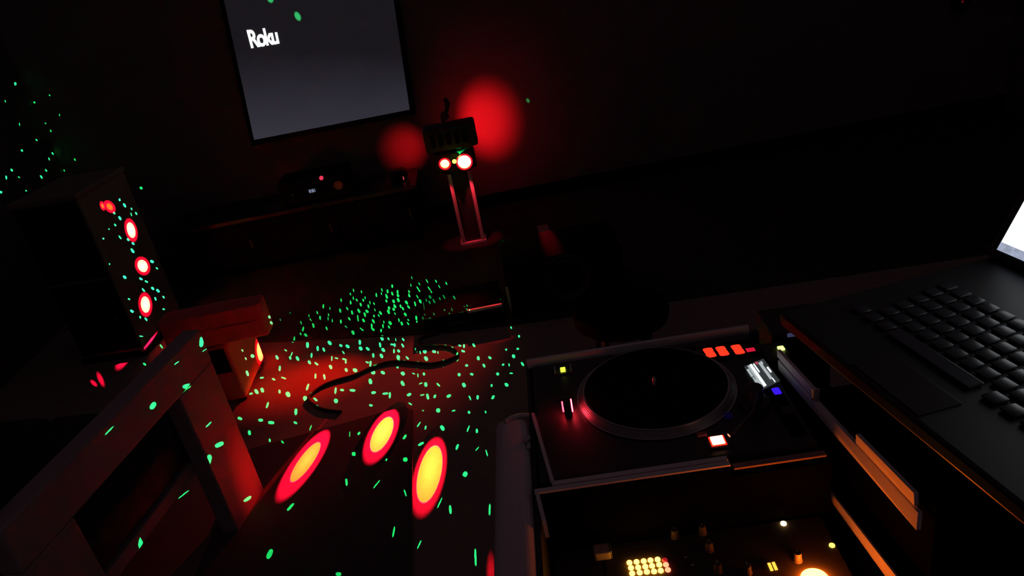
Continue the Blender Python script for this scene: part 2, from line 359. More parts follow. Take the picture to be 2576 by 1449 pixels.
# right wall follows the case edge: stepped aluminium extrusion facing inwards
def lerp(a, b, t): return (a[0] + (b[0] - a[0]) * t, a[1] + (b[1] - a[1]) * t)
def face_strip(lo_px, hi_px, z0, z1, nm, mt, th=.006):
    lo_ = [(*loc(*p, z0), Z(z0)) for p in lo_px]; hi_ = [(*loc(*p, z1), Z(z1)) for p in hi_px]
    f = [lo_[0], lo_[1], hi_[1], hi_[0]]; return MB().hexa(f, [(p[0] + th, p[1], p[2]) for p in f]).build(nm, mt, cs)
wl = [loc(1958, 940, .82), loc(2307, 1338, .82)]
MB().hexa([(wl[0][0] + .022, wl[0][1], .02), (wl[1][0] + .022, wl[1][1], .02), (wl[1][0] + .038, wl[1][1], .02), (wl[0][0] + .038, wl[0][1], .02)],
          [(wl[0][0] + .022, wl[0][1], Z(.854)), (wl[1][0] + .022, wl[1][1], Z(.854)), (wl[1][0] + .038, wl[1][1], Z(.854)), (wl[0][0] + .038, wl[0][1], Z(.854))]).build('right_wall', M_flock, cs)
face_strip(((1958, 930), (2305, 1334)), ((1957, 906), (2309, 1290)), .822, .838, 'edge_trim', M_trim)
face_strip(((1955, 897), (2046, 1003)), ((1955, 880), (2046, 980)), .841, .855, 'edge_trim', M_trim)
face_strip(((2153, 1114), (2300, 1272)), ((2153, 1092), (2299, 1241)), .841, .855, 'edge_trim', M_trim)
face_strip(((2041, 1006), (2046, 1008)), ((2041, 978), (2047, 980)), .840, .858, 'latch_stop', M_alu, .010)
face_strip(((1972, 1098), (2238, 1465)), ((1980, 1098), (2266, 1465)), .712, .724, 'inner_trim', M_trim, .003)
def strip(a, b, z0, z1, nm, mt, par):
    return MB().hexa([(*a[0], z0), (*a[1], z0), (*b[1], z0), (*b[0], z0)], [(*a[0], z1), (*a[1], z1), (*b[1], z1), (*b[0], z1)]).build(nm, mt, par)
# front rail of the turntable bay: three stepped aluminium lines
MB().box((-.026, -.021, Z(.8285)), (.275, -.011, Z(.8325)), .001).build('rail_trim', M_trim, cs)
MB().box((.002, -.007, Z(.8275)), (.275, .003, Z(.8310)), .001).build('rail_trim', M_trim, cs)
MB().box((.28, -.018, Z(.818)), (.42, -.006, Z(.822)), .001).build('rail_trim', M_trim_shaded, cs)
MB().box((-.022, -.024, Z(.812)), (.275, .003, Z(.8275)), .001).build('rail_base', M_flock, cs)
MB().box((-.027, .370, Z(.815)), (.42, .378, Z(.834)), .001).build('rear_trim', M_trim, cs)
a0, a1 = loc(1336, 1040, .832), loc(1385, 1212, .832)
strip((a0, a1), ((a0[0] + .006, a0[1]), (a1[0] + .006, a1[1])), Z(.815), Z(.833), 'left_trim', M_trim, cs)
q0, q1 = loc(1346, 1240, .832), loc(1364, 1312, .832)
strip((q0, q1), ((q0[0] + .006, q0[1]), (q1[0] + .006, q1[1])), Z(.80), Z(.832), 'left_trim', M_trim, cs)
lt = MB().box((-.036, .10, Z(.80)), (-.028, .135, Z(.828)), .002).build('latch', M_alu, cs)
MB().cyl((-.034, .118, Z(.83)), .006, .006, 12).build('latch_pin', M_alu, lt)

# grey padded side panel left of the case
gp = thing('padded_side_panel', 'grey padded strip with rounded end along the left side of the case', 'panel', (P0.x, P0.y, .64), YAW)
s0 = loc(1243, 1060, .83)
MB().box((s0[0], -.40, .02), (-.031, s0[1] + .012, Z(.829)), .018, 4).build('padding', M_grey, gp, True)
MB().box((s0[0] + .006, -.39, 0), (-.035, s0[1] + .002, .02), .002).build('backing_board', M_blackm, gp)
hp = [loc(x, y, .84) for x, y in ((1268, 1052), (1285, 1042), (1305, 1036), (1330, 1035))]
MB().tube([(a, c_, Z(.832)) for a, c_ in hp], .004, 8).build('chrome_handle', M_alu, gp, True)

# ------------------------------------------------------------------ turntable
tt = thing('turntable', 'black turntable with red digits, white readout and a red strobe, behind the mixer', 'turntable', (P0.x, P0.y, .66), YAW)
zt = .66
def T(z): return z - zt
MB().box((-.018, .006, T(.68)), (.418, .362, T(.826)), .006).build('plinth', M_black, tt)
for a in (.02, .38):
    for c_ in (.04, .33): MB().cyl((a, c_, T(.67)), .025, .02, 20).build('foot', M_blackm, tt)
sp_ = loc(1647, 965, .845)
pc = (.203, .208)
RP = .139
pl_ = MB().lathe([(.02, T(.827)), (RP + .002, T(.827)), (RP, T(.829)), (RP - .010, T(.8385)), (RP - .012, T(.8395)), (.02, T(.8395))], (pc[0], pc[1], 0), 96).build('platter', M_steel, tt, True)
for rr, zz in ((RP + .0015, .8285), (RP - .0105, .8392)):
    MB().lathe([(rr - .0012, T(zz) - .0008), (rr + .0012, T(zz) - .0008), (rr + .0012, T(zz) + .0008), (rr - .0012, T(zz) + .0008), (rr - .0012, T(zz) - .0008)], (pc[0], pc[1], 0), 96).build('rim_band', M_alu, pl_, True)
dots = MB()
for row, (rr, zz) in enumerate(((RP - .0015, .8306), (RP - .0040, .8328), (RP - .0063, .8350), (RP - .0086, .8371))):
    n = 150 + row * 4
    for k in range(n):
        a = 2 * math.pi * k / n; c_ = Vector((pc[0] + rr * math.cos(a), pc[1] + rr * math.sin(a), T(zz)))
        t_ = Vector((-math.sin(a), math.cos(a), 0)); o_ = Vector((math.cos(a), math.sin(a), .3)).normalized(); u_ = Vector((0, 0, 1))
        dots.hexa([c_ - t_ * .002 - u_ * .0009, c_ + t_ * .002 - u_ * .0009, c_ + t_ * .002 + u_ * .0009, c_ - t_ * .002 + u_ * .0009],
                  [p + o_ * .0006 for p in (c_ - t_ * .0014 - u_ * .0006, c_ + t_ * .0014 - u_ * .0006, c_ + t_ * .0014 + u_ * .0006, c_ - t_ * .0014 + u_ * .0006)])
do = dots.build('strobe_dots', M_alu, pl_); do['kind'] = 'stuff'
MB().lathe([(.0045, T(.8396)), (RP - .013, T(.8396)), (RP - .013, T(.8415)), (.0045, T(.8415))], (pc[0], pc[1], 0), 72).build('slipmat', M_vinylrec, tt, True)
MB().lathe([(.004, T(.83)), (.004, T(.854)), (.002, T(.857))], (pc[0], pc[1], 0), 16).build('spindle', M_alu, tt, True)
# strobe pylon with red lamp
sb = loc(1446, 1022, .838)
py = MB().box((sb[0] - .020, sb[1] - .014, T(.826)), (sb[0] - .006, sb[1] + .014, T(.852)), .003).build('strobe_pylon', M_black, tt)
E_red = emit('strobe_red', (1, .03, .05), 30)
MB().box((sb[0] - .0065, sb[1] - .011, T(.834)), (sb[0] - .004, sb[1] + .011, T(.848)), .0008).build('strobe_lamp', E_red, py)
MB().box((sb[0] - .0225, sb[1] - .010, T(.836)), (sb[0] - .0195, sb[1] + .010, T(.846)), .0008).build('strobe_lamp', emit('strobe_red_dim', (1, .02, .04), 18), py)
# start button
bt = loc(1805, 1106, .832)
btn = MB().box((bt[0] - .017, bt[1] - .016, T(.826)), (bt[0] + .017, bt[1] + .016, T(.829)), .001).build('start_button', M_black, tt)
MB().box((bt[0] - .010, bt[1] - .010, T(.829)), (bt[0] + .010, bt[1] + .010, T(.8325)), .0015).build('button_light', emit('button_hot', (1, .42, .20), 6), btn)
MB().box((bt[0] - .0125, bt[1] - .0125, T(.829)), (bt[0] + .0125, bt[1] + .0125, T(.8305)), .0008).build('button_halo', emit('halo_red', (1, .03, .015), 1.0), btn)  # glowing edge stands in for the red halo around the button light
for q in ((1762, 1064), (1765, 1091)):
    p = loc(*q, .83); MB().box((p[0] - .008, p[1] - .005, T(.826)), (p[0] + .008, p[1] + .005, T(.831)), .001).build('pink_reflection', mat('reflection_pink', (.5, .12, .14), .5), tt)  # small pink blocks stand in for reflections on the deck
# power button with green lamp
g1 = loc(1416, 930, .83)
pb = MB().box((g1[0] - .017, g1[1] - .013, T(.826)), (g1[0] + .017, g1[1] + .013, T(.829)), .001).build('power_button', M_black, tt)
for sx_ in (-1, 1): MB().box((g1[0] + sx_ * .016 - .0015, g1[1] - .013, T(.829)), (g1[0] + sx_ * .016 + .0015, g1[1] + .013, T(.834)), .0005).build('button_guard', M_alu, pb)
MB().box((g1[0] - .005, g1[1] - .008, T(.829)), (g1[0] + .005, g1[1] + .007, T(.832)), .001).build('power_light', emit('lime', (.62, .85, .05), 1.6), pb)
g2 = loc(1965, 874, .832)
pk = MB().box((.418, g2[1] - .03, T(.74)), (g2[0] + .012, g2[1] + .03, T(.828)), .003).build('side_pod', M_black, tt)
MB().box((g2[0] - .006, g2[1] - .006, T(.828)), (g2[0] + .006, g2[1] + .007, T(.832)), .002).build('cue_light', emit('lime_bright', (.75, 1, .18), 2.6), pk)
# red three digit display
E_dig = emit('digit_red', (1, .035, .012), 1.35, .35, 900)
d1 = loc(1768, 903, .829); d2 = loc(1900, 868, .829)
dw = MB().box((d1[0] - .012, .272, T(.826)), (.412, .334, T(.8275)), .0005).build('display_window', M_blackm, tt)
for qx, qy in ((1785, 886), (1817, 882), (1856, 878)):
    c_ = loc(qx, qy, .829); ww, hh, tk = .0088, .0165, .0052; sk = -.06
    poly = []
    loop = [(-1, 1), (-.55, 1), (.55, 1), (1, .86), (1, .16), (.78, 0), (1, -.16), (1, -.86), (.55, -1), (-.55, -1), (-1, -.86), (-1, -.16), (-.78, 0), (-1, .16), (-1, .86)][1:]
    poly = [(c_[0] + a * ww + sk * b_ * hh, c_[1] + b_ * hh) for a, b_ in loop]
    MB().prism(poly, T(.8275), T(.829)).build('display_digit', E_dig, dw)
c_ = loc(1888, 879, .829)
MB().box((c_[0] - .008, c_[1] - .006, T(.8275)), (c_[0] + .008, c_[1] + .006, T(.829)), .0005).build('display_mark', emit('mark_red', (.85, .012, .05), .75), dw)
# white readout
q = [loc(1872, 920, .829), loc(1920, 900, .829), loc(1962, 955, .829), loc(1912, 980, .829)]
lw = MB().prism(q[::-1], T(.826), T(.8275)).build('readout_window', emit('readout_back', (.30, .36, .37), .10), tt)
def bil(s_, t_):   # s across (left to right), t down
    a = lerp(q[0], q[1], s_); b_ = lerp(q[3], q[2], s_); return lerp(a, b_, t_)
E_w = emit('readout_white', (.86, .97, 1), 1.3); E_g = emit('readout_grey', (.75, .84, .87), .55, .5, 700)
for s0_, s1_, t0_, t1_, mm in ((.24, .36, .04, .95, E_w), (.14, .19, .04, .93, E_g), (.19, .23, .08, .95, E_g), (.42, .47, .06, .42, E_w), (.00, .10, .16, .46, E_g), (.02, .12, .60, .95, E_g), (.03, .09, .5, .57, E_g),
                               (.66, .78, .10, .82, E_g), (.79, .84, .08, .2, E_g), (.86, .93, .38, .60, E_w), (.76, .79, .82, .98, E_w)):
    MB().prism([bil(s0_, t0_), bil(s0_, t1_), bil(s1_, t1_), bil(s1_, t0_)], T(.8275), T(.8288)).build('readout_bar', mm, lw)
MB().prism([bil(.55, .02), bil(.55, .12), bil(.63, .12), bil(.63, .02)], T(.8275), T(.8288)).build('readout_mark', emit('readout_pink', (1, .10, .18), .5), lw)
# pitch slider with blue lamp, tonearm
bl = loc(1947, 985, .83)
pf = MB().box((bl[0] - .013, .03, T(.826)), (bl[0] + .013, bl[1] + .014, T(.8285)), .001).build('pitch_slot', M_blackm, tt)
MB().box((bl[0] - .002, bl[1] - .009, T(.8285)), (bl[0] + .011, bl[1] + .009, T(.832)), .002).build('pitch_light', emit('deep_blue', (.045, .01, 1), .9), pf)
MB().box((bl[0] - .010, .075, T(.8285)), (bl[0] + .010, .093, T(.839)), .002).build('pitch_knob', M_black, pf)
ta = MB().lathe([(.026, T(.826)), (.026, T(.835)), (.015, T(.838)), (.015, T(.862)), (.008, T(.866))], (.355, .20 - .075, 0), 28).build('tonearm_base', M_black, tt, True)
MB().tube([(.355, .125, T(.862)), (.352, .10, T(.864)), (.335, .06, T(.862)), (.30, .03, T(.858)), (.285, .022, T(.853))], .0035, 10).build('tonearm', mat('dark_chrome', (.12, .12, .13), .3, 1, .1), ta, True)
bb = loc(1832, 1042, .832)
MB().cyl((bb[0], bb[1], T(.829)), .006, .006, 20).build('blue_reflection', emit('reflection_blue', (.05, .02, .6), .018), tt)  # faintly glowing disc imitates a blue reflection, no lamp here

# ------------------------------------------------------------------ mixer
mx = thing('mixer', 'black DJ mixer with glowing amber level meter and lit knobs, in the case front', 'mixer', (P0.x, P0.y, .66), YAW)
MB().box((-.015, -.352, T(.67)), (.405, -.030, T(.712)), .004).build('chassis', M_black, mx)
MB().box((-.015, -.352, T(.712)), (.405, -.030, T(.7155)), .001).build('faceplate', mat('mixer_face', (.05, .045, .043), .7, 0, .2, 60, 0, .2), mx)
E_am = emit('meter_amber', (1, .36, .03), 14); E_rd = emit('meter_red', (1, .10, .05), 6); E_rdim = emit('meter_red_dim', (.8, .02, .03), .5)
fr = loc(1630, 1418, .7165)
for rowpts in (((1583, 1413), (1601, 1411), (1619, 1409), (1636, 1407), (1654, 1405), (1672, 1407)), ((1587, 1426), (1605, 1425), (1623, 1423), (1640, 1421), (1658, 1418), (1675, 1418)), ((1590, 1440), (1609, 1438), (1627, 1436), (1645, 1435), (1662, 1433), (1680, 1431))):
    for k, (x, y) in enumerate(rowpts):
        c_ = loc(x, y, .7185)
        mm = E_am if k < 5 else (E_rdim if y < 1410 else E_rd)
        MB().lathe([(.0042, T(.7155)), (.0042, T(.7175)), (.0028, T(.7192)), (.0001, T(.7196))], (c_[0], c_[1], 0), 16).build('meter_light', mm, mx, True)
def knob(px, py, r, h, mt=M_knob):
    c_ = loc(px, py, .7155 + h * .6)
    k_ = MB().lathe([(r * 1.15, T(.7155)), (r * 1.15, T(.7155) + h * .2), (r, T(.7155) + h * .25), (r * .88, T(.7155) + h), (r * .5, T(.7155) + h * 1.04)], (c_[0], c_[1], 0), 24).build('knob', mt, mx, True)
    MB().box((c_[0] - r * .1, c_[1] + r * .15, T(.7155) + h * 1.03), (c_[0] + r * .1, c_[1] + r * .85, T(.7155) + h * 1.08)).build('pointer', M_line, k_)
for x, y in ((1697, 1340), (1767, 1330), (1784, 1372), (2007, 1398), (1700, 1290), (1806, 1425), (1880, 1430), (1690, 1250), (1850, 1290)): knob(x, y, .0058, .016)
for x, y in ((1515, 1390),):
    c_ = loc(x, y, .722)
    sw_ = MB().box((c_[0] - .013, c_[1] - .011, T(.7155)), (c_[0] + .013, c_[1] + .011, T(.731)), .003).build('fader_cap', mat('fader_cream', (.55, .42, .30), .5), mx)
    MB().box((c_[0] + .012, c_[1] - .010, T(.7155)), (c_[0] + .0145, c_[1] + .010, T(.732)), .001).build('cap_edge', M_alu, sw_)
    MB().box((c_[0] - .002, c_[1] - .035, T(.7155)), (c_[0] + .002, c_[1] + .035, T(.7160))).build('fader_slot', M_blackm, mx)
E_sm = emit('small_amber', (1, .55, .22), 9); E_or = emit('orange_bar', (1, .42, .04), 2.0)
for x, y, r, mm in ((1971, 1315, .0045, E_sm), (2093, 1370, .0042, emit('lamp_yellow', (1, .62, .10), 2.2))):
    c_ = loc(x, y, .718)
    MB().lathe([(r, T(.7155)), (r, T(.7175)), (r * .6, T(.7190)), (.0001, T(.7195))], (c_[0], c_[1], 0), 16).build('indicator_light', mm, mx, True)
for x, y in ((1938, 1424), (1949, 1422)):
    c_ = loc(x, y, .718); MB().box((c_[0] - .0022, c_[1] - .0072, T(.7155)), (c_[0] + .0022, c_[1] + .0072, T(.7175)), .0005).build('lit_bar', E_or, mx)
c_ = loc(2050, 1452, .722)
MB().lathe([(.019, T(.7155)), (.019, T(.719)), (.016, T(.722)), (.008, T(.7235)), (.0001, T(.724))], (c_[0], c_[1], 0), 32).build('lit_dial', emit('dial_glow', (1, .135, .006), 110), mx, True)
for x, y in ((1725, 1400), (1742, 1420), (1400, 1260), (1516, 1320), (1570, 1315), (1620, 1310)):
    c_ = loc(x, y, .716); MB().lathe([(.003, T(.7155)), (.003, T(.7165)), (.0015, T(.717))], (c_[0], c_[1], 0), 12).build('screw', M_alu, mx, True)

# ------------------------------------------------------------------ laptop on its stand
ZL = 1.15
hx, hy = onz(2507, 662, ZL)[:2]
lp = thing('laptop', 'open dark laptop with a bright white screen, at the right edge', 'laptop', (hx, hy + .010, ZL - .012), R(-83))
# local: +x = the user's right (towards the camera), +y = towards the hinge
MB().box((-.012, -.272, -.008), (.36, .012, .010), .004).build('base', M_laptop, lp)
MB().box((.12, -.266, .010), (.22, -.222, .0112), .0005).build('trackpad', mat('trackpad_grey', (.012, .013, .015), .35), lp)
kw = .0205
kp = MB().box((0, 0, 0), (.0168, .0165, .0032), .0016, 2); key0 = None
rows = [(-.092, 15, 0), (-.114, 14, .004), (-.136, 14, .009), (-.158, 13, .013), (-.180, 13, .018)]
for ry, n, off in rows:
    for k in range(n):
        if key0 is None: key0 = kp.build('key', M_key, lp, True); key0.location = (.022 + off + k * kw, ry, .0105)
        else: copy_of(key0, (.022 + off + k * kw, ry, .0105), lp)
for k in (0, 1, 2, 9, 10, 11, 12, 13): copy_of(key0, (.022 + k * kw * 1.06, -.202, .0105), lp)
MB().box((.087, -.204, .0105), (.205, -.186, .0137), .0016).build('space_bar', M_key, lp)
ld = MB()
TL = R(28); Ml = Matrix.Translation((0, .004, .012)) @ Matrix.Rotation(-TL, 4, 'X')
lid = ld.box((-.012, -.002, 0), (.36, .006, .245), .003, 2, M=Ml).build('lid', M_laptop, lp)
m = bpy.data.materials.new('laptop_screen'); m.use_nodes = True; nt = m.node_tree; b = nt.nodes['Principled BSDF']
b.inputs['Base Color'].default_value = (.02, .02, .02, 1); b.inputs['Roughness'].default_value = .3
tc = nt.nodes.new('ShaderNodeTexCoord'); br = nt.nodes.new('ShaderNodeTexBrick'); br.inputs['Scale'].default_value = 90
br.inputs['Color1'].default_value = (.95, 1, 1, 1); br.inputs['Color2'].default_value = (.80, .88, .92, 1); br.inputs['Mortar'].default_value = (.97, 1, 1, 1); br.inputs['Mortar Size'].default_value = .03
nt.links.new(tc.outputs['Object'], br.inputs['Vector']); nt.links.new(br.outputs['Color'], b.inputs['Emission Color']); b.inputs['Emission Strength'].default_value = 1.15
MB().box((0, -.0035, .022), (.348, -.0018, .235), M=Ml).build('screen', m, lid)
tk = MB().box((0, -.0038, .012), (.348, -.0018, .022), M=Ml).build('taskbar', emit('taskbar_grey', (.42, .47, .62), .8, .4, 160), lid)
lst = thing('laptop_stand', 'dark raised stand holding the laptop above the table', 'stand', (hx, hy + .010, .64), R(-83))
MB().box((.02, -.20, ZL - .012 - .64 - .018), (.33, -.02, ZL - .012 - .64 - .008), .003).build('top_tray', M_blackm, lst)
for a in (.04, .30): MB().tube([(a, .10, 0), (a, .10, .22), (a, -.04, ZL - .012 - .64 - .018)], .010, 10).build('leg', M_blackm, lst, True)
MB().box((.02, .05, 0), (.33, .16, .012), .003).build('base_bar', M_blackm, lst)

# ------------------------------------------------------------------ audio interface with faint blue label
ai = onz(1995, 806, .80)
au = thing('audio_interface', 'small black box with a faint blue label behind the case corner', 'audio box', (ai.x, ai.y, .64), R(-6))
MB().box((-.05, -.02, 0), (.07, .09, .145), .005).build('body', M_black, au)
MB().box((-.018, -.0225, .135), (.010, -.0195, .143), .0005).build('label_strip', emit('faint_blue', (.15, .17, .4), .22), au)
for k in range(2): MB().cyl((.03 + k * .022, -.024, .10), .008, .012, 16, 'y').build('knob', M_steel, au, True)
# smoke detector on the back wall, far right
sd = ony(2420, 4, YB - .03)
sdt = thing('smoke_detector', 'tiny dark wall detector with a red pilot light, top right', 'detector', (sd.x, YB - .001, sd.z))
MB().lathe([(.06, 0), (.06, .02), (.045, .032), (.0001, .034)], seg=28, M=Matrix.Rotation(R(90), 4, 'X')).build('body', M_blackm, sdt, True)
MB().cyl((0, -.036, 0), .006, .006, 10, 'y').build('pilot_light', emit('pilot_red', (.8, .01, .03), .16), sdt)

# ------------------------------------------------------------------ light thrown by the effect light
bpy.context.view_layer.update()
DG = bpy.context.evaluated_depsgraph_get()
def hit(x, y):
    ok, p, n, i, o, mt = scene.ray_cast(DG, CAM + ray(x, y).normalized() * .05, ray(x, y).normalized())
    return (p, n, o) if ok else None
EF = ef.location.copy()
SRC_L = EF + Vector((pL.x, -.088, pL.z)); SRC_R = EF + Vector((pR.x, -.092, pR.z)); SRC_G = EF + Vector((pG.x, -.125, pG.z))
def beam(name, src, target, tmaj, tmin, level, core=None, soft=(.85, 1.05), tgt_n=Vector((0, 0, 1)), alb=.26, col=(1, .003, .030), ccol=(1, .019, .0019), corelvl=12.0, incid=None, tail=0.0):
    """a narrow beam: elliptical profile from the lens; level = brightness wanted on the surface it meets"""
    d = target - src; L = d.length; zax = -d.normalized()
    vx = tmaj - src; vx = vx - d * (vx.dot(d) / d.dot(d)) ; 
    a = (vx.length / ((tmaj - src).dot(d.normalized())))
    xax = vx.normalized(); yax = zax.cross(xax)
    vy = tmin - src; b_ = abs(vy.dot(yax)) / vy.dot(d.normalized())
    ld_ = bpy.data.lights.new(name, 'SPOT'); lo_ = bpy.data.objects.new(name, ld_); COL.objects.link(lo_)
    lo_.matrix_world = Matrix(((xax.x, yax.x, zax.x, src.x), (xax.y, yax.y, zax.y, src.y), (xax.z, yax.z, zax.z, src.z), (0, 0, 0, 1)))
    ld_.shadow_soft_size = 0.0; ld_.spot_size = min(R(170), 2 * math.atan(max(a, b_) * (3.4 if tail else 1.25))); ld_.spot_blend = 0.02
    cosi = max(.05, abs(tgt_n.dot(-d.normalized()))) if incid is None else incid
    ld_.energy = level * 4 * math.pi ** 2 * L * L / (alb * cosi); ld_.color = (1, 1, 1)
    ld_.use_nodes = True; nt = ld_.node_tree; em = nt.nodes['Emission']
    tc = nt.nodes.new('ShaderNodeTexCoord'); sp3 = nt.nodes.new('ShaderNodeSeparateXYZ'); nt.links.new(tc.outputs['Normal'], sp3.inputs[0])
    def mth(op, a_, b2=None):
        n_ = nt.nodes.new('ShaderNodeMath'); n_.operation = op
        for i, v in enumerate((a_, b2)):
            if v is None: continue
            if isinstance(v, (int, float)): n_.inputs[i].default_value = v
            else: nt.links.new(v, n_.inputs[i])
        return n_.outputs[0]
    X = mth('DIVIDE', mth('DIVIDE', sp3.outputs[0], sp3.outputs[2]), a); Y = mth('DIVIDE', mth('DIVIDE', sp3.outputs[1], sp3.outputs[2]), b_)
    rr = mth('SQRT', mth('ADD', mth('MULTIPLY', X, X), mth('MULTIPLY', Y, Y)))
    mr = nt.nodes.new('ShaderNodeMapRange'); mr.interpolation_type = 'SMOOTHSTEP'
    nt.links.new(rr, mr.inputs[0]); mr.inputs[1].default_value = soft[0]; mr.inputs[2].default_value = soft[1]; mr.inputs[3].default_value = 1; mr.inputs[4].default_value = 0
    out = mr.outputs[0]
    if tail:
        mt_ = nt.nodes.new('ShaderNodeMapRange'); mt_.interpolation_type = 'SMOOTHERSTEP'; nt.links.new(rr, mt_.inputs[0])
        mt_.inputs[1].default_value = 0; mt_.inputs[2].default_value = 3.2; mt_.inputs[3].default_value = tail; mt_.inputs[4].default_value = 0
        out = mth('ADD', out, mt_.outputs[0])
    if core:
        m2 = nt.nodes.new('ShaderNodeMapRange'); nt.links.new(rr, m2.inputs[0])
        m2.inputs[1].default_value = core - .02; m2.inputs[2].default_value = core + .02; m2.inputs[3].default_value = corelvl; m2.inputs[4].default_value = 0
        m3 = nt.nodes.new('ShaderNodeMapRange'); nt.links.new(rr, m3.inputs[0])
        m3.inputs[1].default_value = 0; m3.inputs[2].default_value = core; m3.inputs[3].default_value = corelvl * .9; m3.inputs[4].default_value = 0
        out = mth('ADD', out, mth('ADD', m2.outputs[0], m3.outputs[0]))
    nt.links.new(out, em.inputs['Strength']); em.inputs['Color'].default_value = (*col, 1)
    if core:
        mc = nt.nodes.new('ShaderNodeMix'); mc.data_type = 'RGBA'; mc.inputs[6].default_value = (*col, 1); mc.inputs[7].default_value = (*ccol, 1)
        m4 = nt.nodes.new('ShaderNodeMapRange'); nt.links.new(rr, m4.inputs[0]); m4.inputs[1].default_value = core - .02; m4.inputs[2].default_value = core + .02; m4.inputs[3].default_value = 1; m4.inputs[4].default_value = 0
        nt.links.new(m4.outputs[0], mc.inputs[0]); nt.links.new(mc.outputs[2], em.inputs['Color'])
    return lo_
def spot_px(name, src, c, maj, mnr, level, **kw):
    h_ = hit(*c)
    if not h_: return
    p, n, o = h_
    def pl(q):
        d = ray(*q); return CAM + d * ((p - CAM).dot(n) / d.dot(n))
    return beam(name, src, p, pl(maj), pl(mnr), level, tgt_n=n, **kw)
# three long spots on the floor
spot_px('red_beam', SRC_L, (771, 1158), (693, 1243), (799, 1176), 1.2, core=.56, corelvl=14, alb=.10)
spot_px('red_beam', SRC_R, (962, 1089), (915, 1160), (992, 1108), 1.2, core=.64, corelvl=22, alb=.10)
spot_px('red_beam', SRC_R, (1082, 1184), (1043, 1294), (1122, 1196), 1.2, core=.72, corelvl=24, alb=.26)
# spots on the tower cabinet and the padded seat
spot_px('red_beam', SRC_L, (330, 579), (338, 609), (345, 576), 1.1, core=.64, corelvl=45, ccol=(1, .05, .012), alb=.2)
spot_px('red_beam', SRC_R, (359, 669), (361, 693), (378, 667), 1.1, core=.64, corelvl=45, ccol=(1, .05, .012), alb=.2)
spot_px('red_beam', SRC_L, (366, 766), (363, 797), (384, 766), 1.1, core=.64, corelvl=45, ccol=(1, .05, .012), alb=.2)
spot_px('red_beam', SRC_R, (276, 520), (276, 535), (291, 520), 1.2, core=.52, corelvl=5, alb=.2)
spot_px('red_beam', SRC_L, (258, 518), (262, 530), (264, 516), 1.2, core=.5, corelvl=5, alb=.2)
spot_px('red_beam', SRC_R, (654, 884), (650, 917), (668, 884), 1.1, core=.64, corelvl=45, ccol=(1, .05, .012), alb=.5)
# fainter red patches
spot_px('red_patch', SRC_L, (310, 905), (300, 932), (326, 905), 1.3, soft=(.4, 1.1), alb=.2, col=(1, .004, .05))
spot_px('red_patch', SRC_L, (236, 964), (228, 955), (241, 961), .8, soft=(.4, 1.1), alb=.2, col=(1, .004, .05))
spot_px('red_patch', SRC_R, (253, 954), (244, 934), (260, 952), .7, soft=(.4, 1.1), alb=.2, col=(1, .004, .05))
# soft washes over the floor
spot_px('red_wash', SRC_L, (770, 960), (640, 1075), (900, 1010), .34, soft=(.15, 1.1), alb=.26, col=(1, .010, .002))
spot_px('red_wash', SRC_R, (1010, 960), (860, 1330), (1340, 1010), .060, soft=(.35, 1.15), alb=.26, col=(1, .030, .022))

spot_px('red_wash', SRC_L, (628, 1225), (570, 1060), (668, 1225), .16, soft=(.1, 1.1), alb=.33, col=(1, .004, .006))  # beam added to redden the sofa leg in place of bounced light
spot_px('red_patch', SRC_R, (1236, 1448), (1234, 1385), (1250, 1448), .45, soft=(.2, 1.1), alb=.26, col=(1, .004, .02))
spot_px('red_patch', SRC_R, (1246, 769), (1215, 773), (1246, 776), .16, soft=(.2, 1.1), alb=.75, col=(1, .01, .04), incid=.3)
# rear lamps of the fixture on the wall
spot_px('red_patch', EF + Vector((.125, .03, .05)), (1381, 604), (1366, 560), (1408, 604), .20, soft=(.3, 1.15), alb=.36, col=(1, .01, .03))
RB = EF + Vector((.05, .10, .10)); RB2 = EF + Vector((-.10, .10, .06))
def wall_glow(src, c, ex, ey, lvl, soft, tail=0.0):
    t_ = ony(*c, YB); beam('wall_glow', src, t_, t_ + Vector((ex, 0, 0)), t_ + Vector((0, 0, ey)), lvl, soft=soft, tgt_n=Vector((0, 1, 0)), alb=.16, col=(1, .006, .012), incid=.85, tail=tail)
wall_glow(RB, (1222, 305), .27, .30, .60, (.25, 1.05), .05)
wall_glow(RB2, (1022, 372), .15, .17, .20, (.2, 1.1))
# spill from the red lenses down the stand
for dx, en in ((.058, 2.8), (-.062, 1.6)):
    sl_ = bpy.data.lights.new('lens_spill', 'SPOT'); so = bpy.data.objects.new('lens_spill', sl_); COL.objects.link(so); so.location = EF + Vector((dx, -.085, -.006)); so.rotation_euler = (R(12), 0, 0)
    sl_.energy = en; sl_.color = (1, .02, .05); sl_.shadow_soft_size = .008; sl_.spot_size = R(34); sl_.spot_blend = .6
